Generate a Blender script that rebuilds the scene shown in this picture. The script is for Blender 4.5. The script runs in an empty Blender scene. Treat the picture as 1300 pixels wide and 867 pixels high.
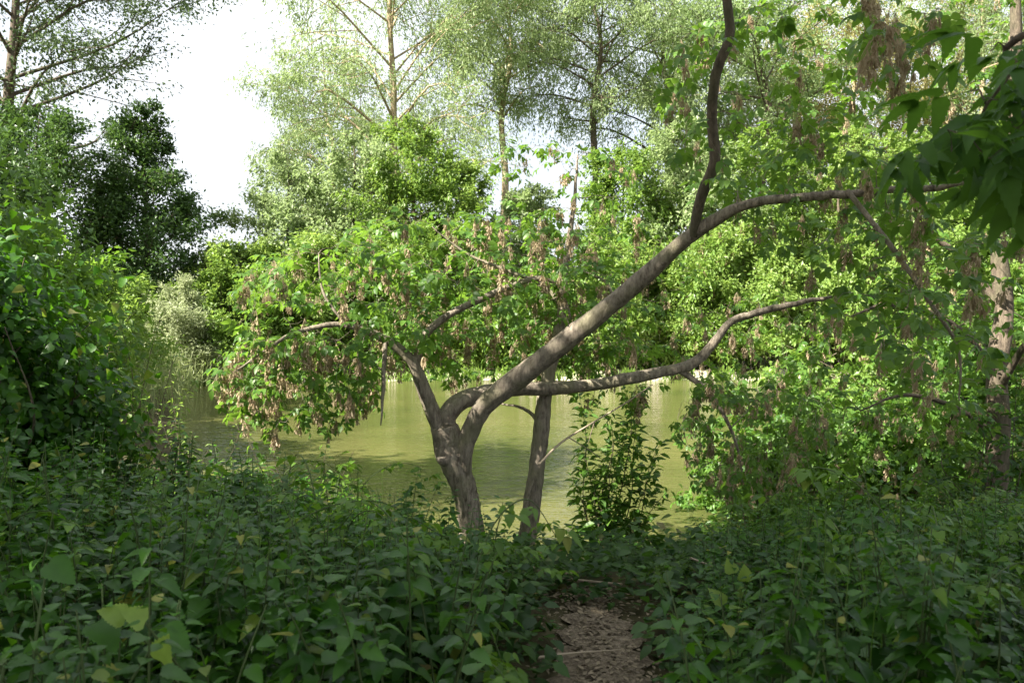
import bpy, math
import numpy as np
from mathutils import Vector

rng = np.random.default_rng(11)
PI = math.pi
SC = bpy.context.scene
COL = SC.collection

# ------------------------------------------------------------------ camera
CAM = np.array([0.0, 0.0, 1.6])
FPX, CX, CY = 1011.0, 650.0, 433.5
PITCH = math.atan(33.0 / FPX)


def at(px, py, d):
    """world point seen in direction (px, py) of the photo at forward distance d"""
    u, v = (px - CX) / FPX, (CY - py) / FPX
    c, s = math.cos(PITCH), math.sin(PITCH)
    dy, dz = c + v * s, v * c - s
    k = d / dy
    return np.array([u * k, d, CAM[2] + dz * k])


# ------------------------------------------------------------------ ground shape
WATER = -1.0
POND = np.array([(-2.9, 9.2), (-4.6, 12.5), (-6.6, 16.5), (-9.2, 22.5), (-12.0, 28.6), (-9.5, 30.6), (-4, 31.4), (4, 31.8), (14, 31.4),
                 (24, 31.2), (38, 30), (46, 22), (36, 13), (20, 10.6), (10, 9.3), (4.5, 8.7), (1.5, 8.3), (-0.8, 8.3)], float)


def pond_dist(x, y):
    p = np.stack([np.asarray(x, float), np.asarray(y, float)], -1)
    best = np.full(p.shape[:-1], 1e9)
    inside = np.zeros(p.shape[:-1], bool)
    n = len(POND)
    for i in range(n):
        a, b = POND[i], POND[(i + 1) % n]
        e = b - a
        w = p - a
        t = np.clip((w @ e) / (e @ e), 0, 1)
        best = np.minimum(best, np.linalg.norm(w - t[..., None] * e, axis=-1))
        c = ((a[1] > p[..., 1]) != (b[1] > p[..., 1])) & (p[..., 0] < (b[0] - a[0]) * (p[..., 1] - a[1]) / (b[1] - a[1] + 1e-12) + a[0])
        inside ^= c
    return np.where(inside, -best, best)


def sstep(a, b, x):
    t = np.clip((x - a) / (b - a), 0, 1)
    return t * t * (3 - 2 * t)


def gz(x, y):
    x = np.asarray(x, float); y = np.asarray(y, float)
    d = pond_dist(x, y)
    near = 1 - sstep(9.5, 20, y)
    rise = (0.75 * near + 0.25) * sstep(0, 4.2 + 0 * d, d) * .93 + 0.25 * sstep(0, 0.5, d)
    z = WATER - 0.18 + rise
    z = np.where(d < 0, WATER - 0.18 - np.minimum(-d * 0.25, 1.0), z)
    z = z + 0.55 * sstep(-1.6, -4.6, x) * (1 - sstep(5.5, 9, y)) * sstep(0, 2, d)
    wob = 0.05 * np.sin(1.7 * x + 0.6) * np.cos(1.3 * y) + 0.025 * np.sin(4.1 * x + 2.0 * y) + 0.015 * np.sin(9 * x - 3 * y)
    z = z + wob * sstep(-0.5, 1.5, d)
    far = np.hypot(x, y - 20)
    return z + 3.0 * sstep(70, 300, far)


# ------------------------------------------------------------------ mesh building
def on(x, y, h=.02):
    return np.array([x, y, float(gz(x, y)) + h])


class Buf:
    def __init__(s):
        s.v, s.f, s.n = [], {3: [], 4: []}, 0

    def add(s, V, *faces):
        V = np.asarray(V, np.float32).reshape(-1, 3)
        for F in faces:
            F = np.asarray(F, np.int64)
            if F.size:
                s.f[F.shape[1]].append(F + s.n)
        s.v.append(V); s.n += len(V)

    def mesh(s, name, mat=None, smooth=True):
        me = bpy.data.meshes.new(name)
        V = np.concatenate(s.v) if s.v else np.zeros((0, 3), np.float32)
        T = np.concatenate(s.f[3]) if s.f[3] else np.zeros((0, 3), int)
        Q = np.concatenate(s.f[4]) if s.f[4] else np.zeros((0, 4), int)
        idx = np.concatenate([T.ravel(), Q.ravel()]).astype(np.int32)
        tot = np.concatenate([np.full(len(T), 3), np.full(len(Q), 4)]).astype(np.int32)
        start = (np.cumsum(tot) - tot).astype(np.int32)
        me.vertices.add(len(V)); me.vertices.foreach_set('co', V.ravel().astype(np.float32))
        me.loops.add(len(idx)); me.loops.foreach_set('vertex_index', idx)
        me.polygons.add(len(tot)); me.polygons.foreach_set('loop_start', start)
        try:
            me.polygons.foreach_set('loop_total', tot)
        except Exception:
            pass
        me.update(calc_edges=True)
        me.validate()
        me.polygons.foreach_set('use_smooth', np.full(len(me.polygons), smooth))
        if mat:
            me.materials.append(mat)
        return me

    def build(s, name, mat=None, parent=None, smooth=True):
        return link(name, s.mesh(name, mat, smooth), parent)


def link(name, me, parent=None):
    o = bpy.data.objects.new(name, me)
    COL.objects.link(o)
    if parent is not None:
        o.parent = parent
        if parent.type == 'EMPTY' or True:
            o.matrix_parent_inverse = parent.matrix_basis.inverted() if me is not None and not getattr(o, '_local', False) else o.matrix_parent_inverse
    return o


def tag(o, label=None, cat=None, group=None, kind=None):
    if label: o['label'] = label
    if cat: o['category'] = cat
    if group: o['group'] = group
    if kind: o['kind'] = kind
    return o


def thing(name, label, cat, loc, group=None):
    o = bpy.data.objects.new(name, None)
    o.empty_display_size = 0.2
    COL.objects.link(o)
    o.location = Vector([float(c) for c in loc])
    return tag(o, label, cat, group)


def nrm(a):
    a = np.asarray(a, float)
    return a / np.maximum(np.linalg.norm(a, axis=-1, keepdims=True), 1e-9)


def smooth_path(P, R, k=5):
    """Catmull-Rom resampling of points with radii"""
    P = np.asarray(P, float); R = np.asarray(R, float)
    if len(P) < 3:
        t = np.linspace(0, 1, k + 1)[:, None]
        return P[0] + (P[-1] - P[0]) * t, R[0] + (R[-1] - R[0]) * t[:, 0]
    E = np.vstack([2 * P[0] - P[1], P, 2 * P[-1] - P[-2]])
    out, rad = [], []
    for i in range(len(P) - 1):
        p0, p1, p2, p3 = E[i], E[i + 1], E[i + 2], E[i + 3]
        for j in range(k):
            t = j / k
            out.append(0.5 * (2 * p1 + (p2 - p0) * t + (2 * p0 - 5 * p1 + 4 * p2 - p3) * t * t + (3 * p1 - p0 - 3 * p2 + p3) * t ** 3))
            rad.append(R[i] + (R[i + 1] - R[i]) * t)
    out.append(P[-1]); rad.append(R[-1])
    return np.array(out), np.array(rad)


def tube(b, P, R, sides=6, lump=0.0, cap=True):
    P = np.asarray(P, float); R = np.asarray(R, float)
    n = len(P)
    T = nrm(np.gradient(P, axis=0))
    ref = np.array([0.31, 0.17, 0.93]) if abs(T[0][2]) < 0.9 else np.array([0.97, 0.2, 0.1])
    N = np.zeros_like(P)
    cur = ref
    for i in range(n):
        cur = cur - T[i] * (cur @ T[i]); cur = cur / max(np.linalg.norm(cur), 1e-9)
        N[i] = cur
    B = np.cross(T, N)
    a = np.linspace(0, 2 * PI, sides, endpoint=False)
    rr = R[:, None] * np.ones(sides)[None]
    if lump:
        ph = rng.uniform(0, 6, 4)
        s = np.cumsum(np.r_[0, np.linalg.norm(np.diff(P, axis=0), axis=1)])[:, None]
        rr = rr * (1 + lump * (np.sin(3 * a[None] + ph[0] + 2.2 * s) + 0.7 * np.sin(5 * a[None] + ph[1] - 3.1 * s) + 0.8 * np.sin(2 * a[None] + ph[2] + 9 * s) + 0.5 * np.sin(a[None] + ph[3] + 17 * s) + .55 * np.sin(7 * a[None] + 23 * s + ph[0]) * np.sin(31 * s + ph[1]) + .5 * np.sin(2 * a[None] - 41 * s + ph[2])))
    V = P[:, None] + rr[..., None] * (np.cos(a)[None, :, None] * N[:, None] + np.sin(a)[None, :, None] * B[:, None])
    i = np.arange(n - 1)[:, None]; j = np.arange(sides)[None]
    j2 = (j + 1) % sides
    F = np.stack([i * sides + j, i * sides + j2, (i + 1) * sides + j2, (i + 1) * sides + j], -1).reshape(-1, 4)
    V = V.reshape(-1, 3)
    if cap:
        V = np.vstack([V, P[-1] + T[-1] * R[-1] * 0.6])
        k = len(V) - 1
        jj = np.arange(sides)
        C = np.stack([(n - 1) * sides + jj, (n - 1) * sides + (jj + 1) % sides, np.full(sides, k)], -1)
        b.add(V, F, C)
    else:
        b.add(V, F)


def frames(D, U):
    """matrices whose y axis is D and whose z axis is close to U"""
    Y = nrm(D)
    X = nrm(np.cross(Y, U))
    Z = np.cross(X, Y)
    return np.stack([X, Y, Z], -1)


def scatter(b, tm, P, M, S):
    V, F3, F4 = tm
    m, n = len(P), len(V)
    if m == 0:
        return
    W = np.einsum('mij,nj->mni', M * np.asarray(S)[:, None, None], V) + np.asarray(P)[:, None]
    off = (np.arange(m) * n)[:, None, None]
    fs = []
    if len(F3): fs.append((np.asarray(F3)[None] + off).reshape(-1, 3))
    if len(F4): fs.append((np.asarray(F4)[None] + off).reshape(-1, 4))
    b.add(W.reshape(-1, 3), *fs)


# ------------------------------------------------------------------ leaf shapes (unit length along +y)
def leaf_far(w=0.26):
    V = np.array([(0, 0, 0), (w, .45, .09), (0, 1, -.06), (-w, .45, .09)], float)
    return V, [(0, 1, 2), (0, 2, 3)], []


def leaf_mid(w=0.24, droop=.22, fold=.1):
    def z(y): return -droop * y * y
    V = [(0, 0, 0), (0, .33, z(.33)), (0, .68, z(.68)), (0, 1, z(1)),
         (w, .30, z(.3) + fold), (w * .78, .66, z(.66) + fold * .8), (-w, .30, z(.3) + fold), (-w * .78, .66, z(.66) + fold * .8)]
    return np.array(V, float), [(0, 4, 1), (0, 1, 6), (2, 5, 3), (2, 3, 7)], [(1, 4, 5, 2), (1, 2, 7, 6)]


def leaf_toothed(w=0.34, teeth=7, droop=.3, fold=.1):
    """heart-shaped leaf with a saw edge"""
    V, F3, F4 = [], [], []
    ys = np.linspace(0.02, 1, teeth + 1)
    for y in ys: V.append((0, y, -droop * y ** 1.8))
    mid = list(range(len(ys)))
    def half(y): return w * (math.sin(PI * min(1, y * .98 + .02) ** .62)) ** .85 * (1.12 if y < .3 else 1)
    for sgn in (1, -1):
        prev = None
        for i in range(teeth):
            y0, y1 = ys[i], ys[i + 1]
            yi, yo = y0 + .02, y0 + (y1 - y0) * .92
            a = len(V)
            V.append((sgn * half(yi) * .86, yi - .04, -droop * yi ** 1.8 + fold * half(yi) / w))
            V.append((sgn * max(half(yo), .012), yo, -droop * yo ** 1.8 + fold * half(yo) / w * .85))
            q = (mid[i], a, a + 1, mid[i + 1]) if sgn > 0 else (mid[i], mid[i + 1], a + 1, a)
            F4.append(q)
    return np.array(V, float), F3, F4


def combine(parts):
    V, F3, F4, n = [], [], [], 0
    for (v, f3, f4) in parts:
        V.append(v)
        F3 += [tuple(i + n for i in f) for f in f3]
        F4 += [tuple(i + n for i in f) for f in f4]
        n += len(v)
    return np.vstack(V), F3, F4


def place(tm, pos, yaw, pitch, s, roll=0.0):
    d = np.array([math.sin(yaw) * math.cos(pitch), math.cos(yaw) * math.cos(pitch), math.sin(pitch)])
    up = np.array([math.sin(roll), 0, math.cos(roll)])
    M = frames(d[None], up[None])[0]
    return tm[0] @ (M * s).T + np.asarray(pos, float), tm[1], tm[2]


def compound(n=5, seed=0, lm=None):
    """ash-leaved maple leaf: leaflets in pairs along a stalk and one at the tip, unit length"""
    r = np.random.default_rng(seed)
    lm = lm or leaf_mid(.27, .25, .07)
    ps = []
    sv = np.array([(-.006, 0, 0), (.006, 0, 0), (.004, .62, -.06), (-.004, .62, -.06)], float)
    ps.append((sv, [], [(0, 1, 2, 3)]))
    for k in range((n - 1) // 2):
        y = .34 + .24 * k
        for sg in (1, -1):
            ps.append(place(lm, (0, y, -.06 * y), sg * r.uniform(.9, 1.25), r.uniform(-.5, -.05), r.uniform(.40, .5), r.uniform(-.25, .25)))
    ps.append(place(lm, (0, .60, -.06), r.uniform(-.15, .15), r.uniform(-.5, -.15), r.uniform(.44, .52)))
    return combine(ps)


FAR = leaf_far()
WIL = leaf_far(.15)
MID = leaf_mid()
COMP = [compound(5, 1), compound(5, 2), compound(3, 3), compound(5, 4)]


def seed_bunch(seed):
    """a hanging bunch of paired winged keys, about 1 unit long, hanging to -z"""
    r = np.random.default_rng(seed)
    ps = []
    key = np.array([(0, 0, 0), (.035, .09, .0), (.02, .2, .01), (-.02, .19, -.005), (-.015, .08, 0)], float)
    keyF = [(0, 1, 4)], [(1, 2, 3, 4)]
    for s in range(r.integers(7, 11)):
        az = r.uniform(0, 2 * PI); L = r.uniform(.35, 1.0); sp = r.uniform(.05, .17)
        a = np.array([0, 0, 0.0]); m = np.array([math.cos(az) * sp, math.sin(az) * sp, -L * .4]); e = m + np.array([math.cos(az) * .03, math.sin(az) * .03, -L * .6])
        w = .006
        for (p, q) in ((a, m), (m, e)):
            sv = np.array([p + (w, 0, 0), p - (w, 0, 0), q - (w, 0, 0), q + (w, 0, 0)])
            ps.append((sv, [], [(0, 1, 2, 3)]))
        for k in range(r.integers(3, 6)):
            p = m + (e - m) * r.uniform(0.1, 1)
            y0 = r.uniform(0, 2 * PI)
            for dv in (0, 2.4):
                ps.append(place((key, keyF[0], keyF[1]), p, y0 + dv, r.uniform(-1.45, -.9), r.uniform(.8, 1.15), r.uniform(-.6, .6)))
    return combine(ps)


BUNCH = [seed_bunch(s) for s in range(5)]


# ------------------------------------------------------------------ materials
def new_mat(name):
    m = bpy.data.materials.new(name); m.use_nodes = True
    nt = m.node_tree
    for n in list(nt.nodes): nt.nodes.remove(n)
    out = nt.nodes.new('ShaderNodeOutputMaterial')
    return m, nt, out


def ramp(nt, stops):
    r = nt.nodes.new('ShaderNodeValToRGB')
    el = r.color_ramp.elements
    while len(el) < len(stops): el.new(.5)
    for e, (p, c) in zip(el, stops):
        e.position = p; e.color = (*c, 1)
    return r


def leaf_mat(name, dark, light, trans, mix=.42, rough=.42, spec=.4, odd=None):
    m, nt, out = new_mat(name)
    g = nt.nodes.new('ShaderNodeNewGeometry')
    st = [(0, dark), (.55, tuple((a + b) / 2 for a, b in zip(dark, light))), (.96, light)]
    if odd: st += [(.994, odd)]
    r = ramp(nt, st)
    nt.links.new(g.outputs['Random Per Island'], r.inputs['Fac'])
    nz = nt.nodes.new('ShaderNodeTexNoise'); nz.inputs['Scale'].default_value = 38.0; nz.inputs['Detail'].default_value = 2
    tc = nt.nodes.new('ShaderNodeTexCoord')
    nt.links.new(tc.outputs['Object'], nz.inputs['Vector'])
    hsv = nt.nodes.new('ShaderNodeHueSaturation')
    mr = nt.nodes.new('ShaderNodeMapRange'); mr.inputs['To Min'].default_value = .72; mr.inputs['To Max'].default_value = 1.3
    nt.links.new(nz.outputs['Fac'], mr.inputs['Value']); nt.links.new(mr.outputs['Result'], hsv.inputs['Value'])
    nt.links.new(r.outputs['Color'], hsv.inputs['Color'])
    p = nt.nodes.new('ShaderNodeBsdfPrincipled')
    p.inputs['Roughness'].default_value = rough
    p.inputs['Specular IOR Level'].default_value = spec
    nt.links.new(hsv.outputs['Color'], p.inputs['Base Color'])
    t = nt.nodes.new('ShaderNodeBsdfTranslucent')
    mx = nt.nodes.new('ShaderNodeMix'); mx.data_type = 'RGBA'; mx.blend_type = 'MIX'; mx.inputs['Factor'].default_value = .6
    nt.links.new(hsv.outputs['Color'], mx.inputs['A']); mx.inputs['B'].default_value = (*trans, 1)
    nt.links.new(mx.outputs['Result'], t.inputs['Color'])
    ms = nt.nodes.new('ShaderNodeMixShader'); ms.inputs['Fac'].default_value = mix
    nt.links.new(p.outputs[0], ms.inputs[1]); nt.links.new(t.outputs[0], ms.inputs[2])
    nt.links.new(ms.outputs[0], out.inputs['Surface'])
    return m


def bark_mat(name, c1, c2, c3, scale=9.0, bump=.6):
    m, nt, out = new_mat(name)
    tc = nt.nodes.new('ShaderNodeTexCoord')
    mp = nt.nodes.new('ShaderNodeMapping'); mp.inputs['Scale'].default_value = (1, 1, .28)
    nt.links.new(tc.outputs['Object'], mp.inputs['Vector'])
    n1 = nt.nodes.new('ShaderNodeTexNoise'); n1.inputs['Scale'].default_value = scale * 3.2; n1.inputs['Detail'].default_value = 8; n1.inputs['Roughness'].default_value = .7
    n2 = nt.nodes.new('ShaderNodeTexNoise'); n2.inputs['Scale'].default_value = scale * .35; n2.inputs['Detail'].default_value = 5
    nt.links.new(mp.outputs['Vector'], n1.inputs['Vector']); nt.links.new(tc.outputs['Object'], n2.inputs['Vector'])
    r1 = ramp(nt, [(.32, c1), (.5, c2), (.66, tuple(min(1, a * 1.45) for a in c2))])
    nt.links.new(n1.outputs['Fac'], r1.inputs['Fac'])
    r2 = ramp(nt, [(.48, (0, 0, 0)), (.62, (1, 1, 1))])
    nt.links.new(n2.outputs['Fac'], r2.inputs['Fac'])
    mx = nt.nodes.new('ShaderNodeMix'); mx.data_type = 'RGBA'
    mul = nt.nodes.new('ShaderNodeMath'); mul.operation = 'MULTIPLY'; mul.inputs[1].default_value = .6
    nt.links.new(r2.outputs['Color'], mul.inputs[0])
    nt.links.new(mul.outputs[0], mx.inputs['Factor']); nt.links.new(r1.outputs['Color'], mx.inputs['A']); mx.inputs['B'].default_value = (*c3, 1)
    vo = nt.nodes.new('ShaderNodeTexVoronoi'); vo.feature = 'DISTANCE_TO_EDGE'; vo.inputs['Scale'].default_value = scale * 3.4
    wn = nt.nodes.new('ShaderNodeVectorMath'); wn.operation = 'MULTIPLY_ADD'; wn.inputs[1].default_value = (.12, .12, .12)
    nt.links.new(n1.outputs['Color'], wn.inputs[0]); nt.links.new(mp.outputs['Vector'], wn.inputs[2])
    nt.links.new(wn.outputs[0], vo.inputs['Vector'])
    rv = ramp(nt, [(0, (.35, .33, .32)), (.09, (1, 1, 1))])
    nt.links.new(vo.outputs['Distance'], rv.inputs['Fac'])
    mc = nt.nodes.new('ShaderNodeMix'); mc.data_type = 'RGBA'; mc.blend_type = 'MULTIPLY'; mc.inputs['Factor'].default_value = .42
    nt.links.new(mx.outputs['Result'], mc.inputs['A']); nt.links.new(rv.outputs['Color'], mc.inputs['B'])
    hs = nt.nodes.new('ShaderNodeMath'); hs.operation = 'MULTIPLY_ADD'; hs.inputs[1].default_value = .25
    nt.links.new(rv.outputs['Color'], hs.inputs[0]); nt.links.new(n1.outputs['Fac'], hs.inputs[2])
    p = nt.nodes.new('ShaderNodeBsdfPrincipled'); p.inputs['Roughness'].default_value = .85; p.inputs['Specular IOR Level'].default_value = .2
    nt.links.new(mc.outputs['Result'], p.inputs['Base Color'])
    bp = nt.nodes.new('ShaderNodeBump'); bp.inputs['Strength'].default_value = bump; bp.inputs['Distance'].default_value = .02
    nt.links.new(hs.outputs[0], bp.inputs['Height']); nt.links.new(bp.outputs[0], p.inputs['Normal'])
    nt.links.new(p.outputs[0], out.inputs['Surface'])
    return m


def soil_mat(name, c1, c2, c3, scale):
    m, nt, out = new_mat(name)
    tc = nt.nodes.new('ShaderNodeTexCoord')
    n1 = nt.nodes.new('ShaderNodeTexNoise'); n1.inputs['Scale'].default_value = scale; n1.inputs['Detail'].default_value = 10; n1.inputs['Roughness'].default_value = .7
    n2 = nt.nodes.new('ShaderNodeTexNoise'); n2.inputs['Scale'].default_value = scale * 9; n2.inputs['Detail'].default_value = 6
    nt.links.new(tc.outputs['Object'], n1.inputs['Vector']); nt.links.new(tc.outputs['Object'], n2.inputs['Vector'])
    r = ramp(nt, [(.35, c1), (.52, c2), (.68, c3)])
    ad = nt.nodes.new('ShaderNodeMath'); ad.operation = 'MULTIPLY_ADD'; ad.inputs[1].default_value = .5
    hf = nt.nodes.new('ShaderNodeMath'); hf.operation = 'MULTIPLY'; hf.inputs[1].default_value = .5
    nt.links.new(n2.outputs['Fac'], hf.inputs[0])
    nt.links.new(n1.outputs['Fac'], ad.inputs[0]); nt.links.new(hf.outputs[0], ad.inputs[2])
    nt.links.new(ad.outputs[0], r.inputs['Fac'])
    p = nt.nodes.new('ShaderNodeBsdfPrincipled'); p.inputs['Roughness'].default_value = .95; p.inputs['Specular IOR Level'].default_value = .15
    nt.links.new(r.outputs['Color'], p.inputs['Base Color'])
    bp = nt.nodes.new('ShaderNodeBump'); bp.inputs['Strength'].default_value = .8; bp.inputs['Distance'].default_value = .03
    nt.links.new(ad.outputs[0], bp.inputs['Height']); nt.links.new(bp.outputs[0], p.inputs['Normal'])
    nt.links.new(p.outputs[0], out.inputs['Surface'])
    return m


def water_mat():
    m, nt, out = new_mat('murky_water')
    tc = nt.nodes.new('ShaderNodeTexCoord')
    n0 = nt.nodes.new('ShaderNodeTexNoise'); n0.inputs['Scale'].default_value = .35; n0.inputs['Detail'].default_value = 4
    nt.links.new(tc.outputs['Object'], n0.inputs['Vector'])
    r = ramp(nt, [(.35, (.062, .068, .022)), (.65, (.105, .102, .036))])
    nt.links.new(n0.outputs['Fac'], r.inputs['Fac'])
    n1 = nt.nodes.new('ShaderNodeTexNoise'); n1.inputs['Scale'].default_value = 4.0; n1.inputs['Detail'].default_value = 3
    n2 = nt.nodes.new('ShaderNodeTexNoise'); n2.inputs['Scale'].default_value = 16.0; n2.inputs['Detail'].default_value = 2
    mp = nt.nodes.new('ShaderNodeMapping'); mp.inputs['Scale'].default_value = (.55, 1.2, 1)
    nt.links.new(tc.outputs['Object'], mp.inputs['Vector'])
    nt.links.new(mp.outputs['Vector'], n1.inputs['Vector']); nt.links.new(mp.outputs['Vector'], n2.inputs['Vector'])
    ad = nt.nodes.new('ShaderNodeMath'); ad.operation = 'MULTIPLY_ADD'; ad.inputs[1].default_value = .28
    nt.links.new(n2.outputs['Fac'], ad.inputs[0]); nt.links.new(n1.outputs['Fac'], ad.inputs[2])
    bp = nt.nodes.new('ShaderNodeBump'); bp.inputs['Strength'].default_value = .5; bp.inputs['Distance'].default_value = .05
    nt.links.new(ad.outputs[0], bp.inputs['Height'])
    p = nt.nodes.new('ShaderNodeBsdfPrincipled'); p.inputs['Roughness'].default_value = .06; p.inputs['IOR'].default_value = 1.33
    nt.links.new(r.outputs['Color'], p.inputs['Base Color']); nt.links.new(bp.outputs[0], p.inputs['Normal'])
    nt.links.new(p.outputs[0], out.inputs['Surface'])
    return m


def plain(name, c, rough=.7):
    m, nt, out = new_mat(name)
    g = nt.nodes.new('ShaderNodeNewGeometry')
    r = ramp(nt, [(0, tuple(x * .6 for x in c)), (1, tuple(min(1, x * 1.35) for x in c))])
    nt.links.new(g.outputs['Random Per Island'], r.inputs['Fac'])
    p = nt.nodes.new('ShaderNodeBsdfPrincipled'); p.inputs['Roughness'].default_value = rough
    p.inputs['Specular IOR Level'].default_value = .2
    nt.links.new(r.outputs['Color'], p.inputs['Base Color']); nt.links.new(p.outputs[0], out.inputs['Surface'])
    return m


L_willow = leaf_mat('willow_leaf', (.19, .26, .11), (.33, .41, .20), (.42, .55, .2), mix=.5)
L_poplar = leaf_mat('poplar_leaf', (.16, .24, .09), (.28, .37, .17), (.34, .48, .15), rough=.5, mix=.48)
L_sky = leaf_mat('backlit_leaf', (.05, .085, .03), (.10, .15, .055), (.13, .2, .06), mix=.4, rough=.5)  # darker copy of the poplar leaf, backlighting put into its colour
L_yellow = leaf_mat('yellow_leaf', (.24, .24, .07), (.36, .34, .14), (.46, .44, .12), mix=.45)
L_bank = leaf_mat('bank_leaf', (.10, .19, .03), (.20, .30, .06), (.33, .48, .07), mix=.46)
L_fresh = leaf_mat('fresh_leaf', (.14, .24, .045), (.25, .35, .09), (.40, .54, .10), mix=.48)
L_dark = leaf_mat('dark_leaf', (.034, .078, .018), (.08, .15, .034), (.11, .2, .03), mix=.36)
L_maple = leaf_mat('maple_leaf', (.045, .115, .018), (.115, .215, .035), (.26, .45, .04), mix=.46, rough=.42, spec=.3)
L_corner = leaf_mat('corner_leaf', (.03, .085, .014), (.07, .15, .022), (.16, .33, .025), mix=.45, rough=.5, spec=.18)
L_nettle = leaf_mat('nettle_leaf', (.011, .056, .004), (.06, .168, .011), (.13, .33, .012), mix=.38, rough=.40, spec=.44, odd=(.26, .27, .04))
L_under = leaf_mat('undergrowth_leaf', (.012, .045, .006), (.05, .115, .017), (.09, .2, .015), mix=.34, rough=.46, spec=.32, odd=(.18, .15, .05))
L_pale = leaf_mat('pale_leaf', (.26, .31, .15), (.42, .46, .28), (.42, .48, .24))
L_lime = leaf_mat('lime_leaf', (.16, .26, .04), (.26, .36, .07), (.34, .5, .07))
L_bramble = leaf_mat('bramble_leaf', (.05, .11, .012), (.13, .24, .03), (.2, .38, .025), mix=.4, rough=.45, spec=.3, odd=(.25, .2, .05))
L_grass = leaf_mat('grass_blade', (.045, .1, .012), (.10, .17, .03), (.13, .24, .03), mix=.4)
L_reed = leaf_mat('reed_leaf', (.22, .28, .10), (.38, .43, .2), (.40, .48, .18))
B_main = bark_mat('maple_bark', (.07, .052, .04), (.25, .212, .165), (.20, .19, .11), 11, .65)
B_dark = bark_mat('shaded_bark', (.045, .035, .028), (.12, .095, .07), (.09, .09, .05), 10)  # dark bark of many trees; on the upright limb it paints in shade
B_pale = bark_mat('pale_bark', (.2, .15, .09), (.42, .33, .22), (.3, .26, .15), 3)
M_stem = plain('nettle_stem', (.06, .09, .03))
M_seed = leaf_mat('seed_key', (.26, .20, .12), (.50, .41, .28), (.5, .4, .24), mix=.4, rough=.7, spec=.15)
M_dry = plain('dry_wood', (.36, .29, .21))
M_litter = plain('leaf_litter', (.19, .15, .10))

# ------------------------------------------------------------------ setting


def ground():
    a = np.linspace(-1, 1, 281)
    xs = 0.9 * np.sinh(a * 6.6) * 1.15
    ys = 6.0 + 0.9 * np.sinh(a * 6.6) * 1.15
    X, Y = np.meshgrid(xs, ys, indexing='ij')
    Z = gz(X, Y)
    n = len(a)
    i, j = np.meshgrid(np.arange(n - 1), np.arange(n - 1), indexing='ij')
    F = np.stack([i * n + j, (i + 1) * n + j, (i + 1) * n + j + 1, i * n + j + 1], -1).reshape(-1, 4)
    b = Buf(); b.add(np.stack([X, Y, Z], -1), F)
    o = b.build('ground', soil_mat('forest_soil', (.035, .03, .018), (.07, .062, .03), (.10, .085, .05), 1.2))
    tag(o, kind='structure')
    # water
    c = POND.mean(0)
    ring = c + (POND - c) * 1.06
    b = Buf()
    V = np.vstack([[c[0], c[1], WATER], np.c_[ring, np.full(len(ring), WATER)]])
    k = len(ring)
    b.add(V, [(0, 1 + i, 1 + (i + 1) % k) for i in range(k)])
    tag(b.build('water', water_mat(), smooth=False), kind='structure')
    # path
    P = np.array([(.04, .2), (.18, 1.5), (.31, 2.6), (.39, 3.3), (.43, 3.8), (.44, 4.2), (.42, 4.6)])
    P3, W = smooth_path(np.c_[P, np.zeros(len(P))], np.array([.23, .23, .22, .21, .19, .14, .05]), 14)
    u = np.linspace(-1, 1, 9)
    Tn = nrm(np.gradient(P3[:, :2], axis=0)); Nn = np.c_[Tn[:, 1], -Tn[:, 0]]
    wv = W * (1 + .18 * np.sin(np.arange(len(W)) * .9) + .1 * np.sin(np.arange(len(W)) * 2.3))
    XY = P3[:, None, :2] + Nn[:, None] * (u[None, :, None] * wv[:, None, None])
    V = np.concatenate([XY, (gz(XY[..., 0], XY[..., 1]) + .006 + .03 * (1 - np.abs(u)[None] ** 2 * 0) - .02 * np.abs(u)[None])[..., None]], -1)
    n, m = V.shape[:2]
    i, j = np.meshgrid(np.arange(n - 1), np.arange(m - 1), indexing='ij')
    F = np.stack([i * m + j, i * m + j + 1, (i + 1) * m + j + 1, (i + 1) * m + j], -1).reshape(-1, 4)
    b = Buf(); b.add(V, F)
    tag(b.build('path', soil_mat('trodden_earth', (.075, .058, .04), (.18, .142, .10), (.30, .25, .185), 6.5)), kind='structure')
    # pale dry shore along the far edge
    S = POND[4:11]
    S3, _ = smooth_path(np.c_[S, np.zeros(len(S))], np.ones(len(S)), 16)
    Tn = nrm(np.gradient(S3[:, :2], axis=0)); Nn = np.c_[-Tn[:, 1], Tn[:, 0]]
    u = np.linspace(-.3, 2.3, 9)
    XY = S3[:, None, :2] + Nn[:, None] * u[None, :, None]
    V = np.concatenate([XY, (gz(XY[..., 0], XY[..., 1]) + .05)[..., None]], -1)
    n, m = V.shape[:2]
    i, j = np.meshgrid(np.arange(n - 1), np.arange(m - 1), indexing='ij')
    F = np.stack([i * m + j, (i + 1) * m + j, (i + 1) * m + j + 1, i * m + j + 1], -1).reshape(-1, 4)
    b = Buf(); b.add(V, F)
    tag(b.build('shore', soil_mat('dry_shore_mud', (.34, .29, .23), (.46, .40, .33), (.55, .49, .42), 2.0)), kind='structure')


ground()


# ------------------------------------------------------------------ generic tree
def prof(kind, t):
    if kind == 'round': return np.sin(PI * (0.12 + 0.86 * t)) ** .7
    if kind == 'column': return .45 + .75 * np.sin(PI * (0.1 + .85 * t))
    if kind == 'cone': return (1 - t) ** .7 + .12
    if kind == 'bush': return np.sqrt(np.clip(1 - (t * .97) ** 2, 0, 1)) ** .9
    return np.ones_like(t)


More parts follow.
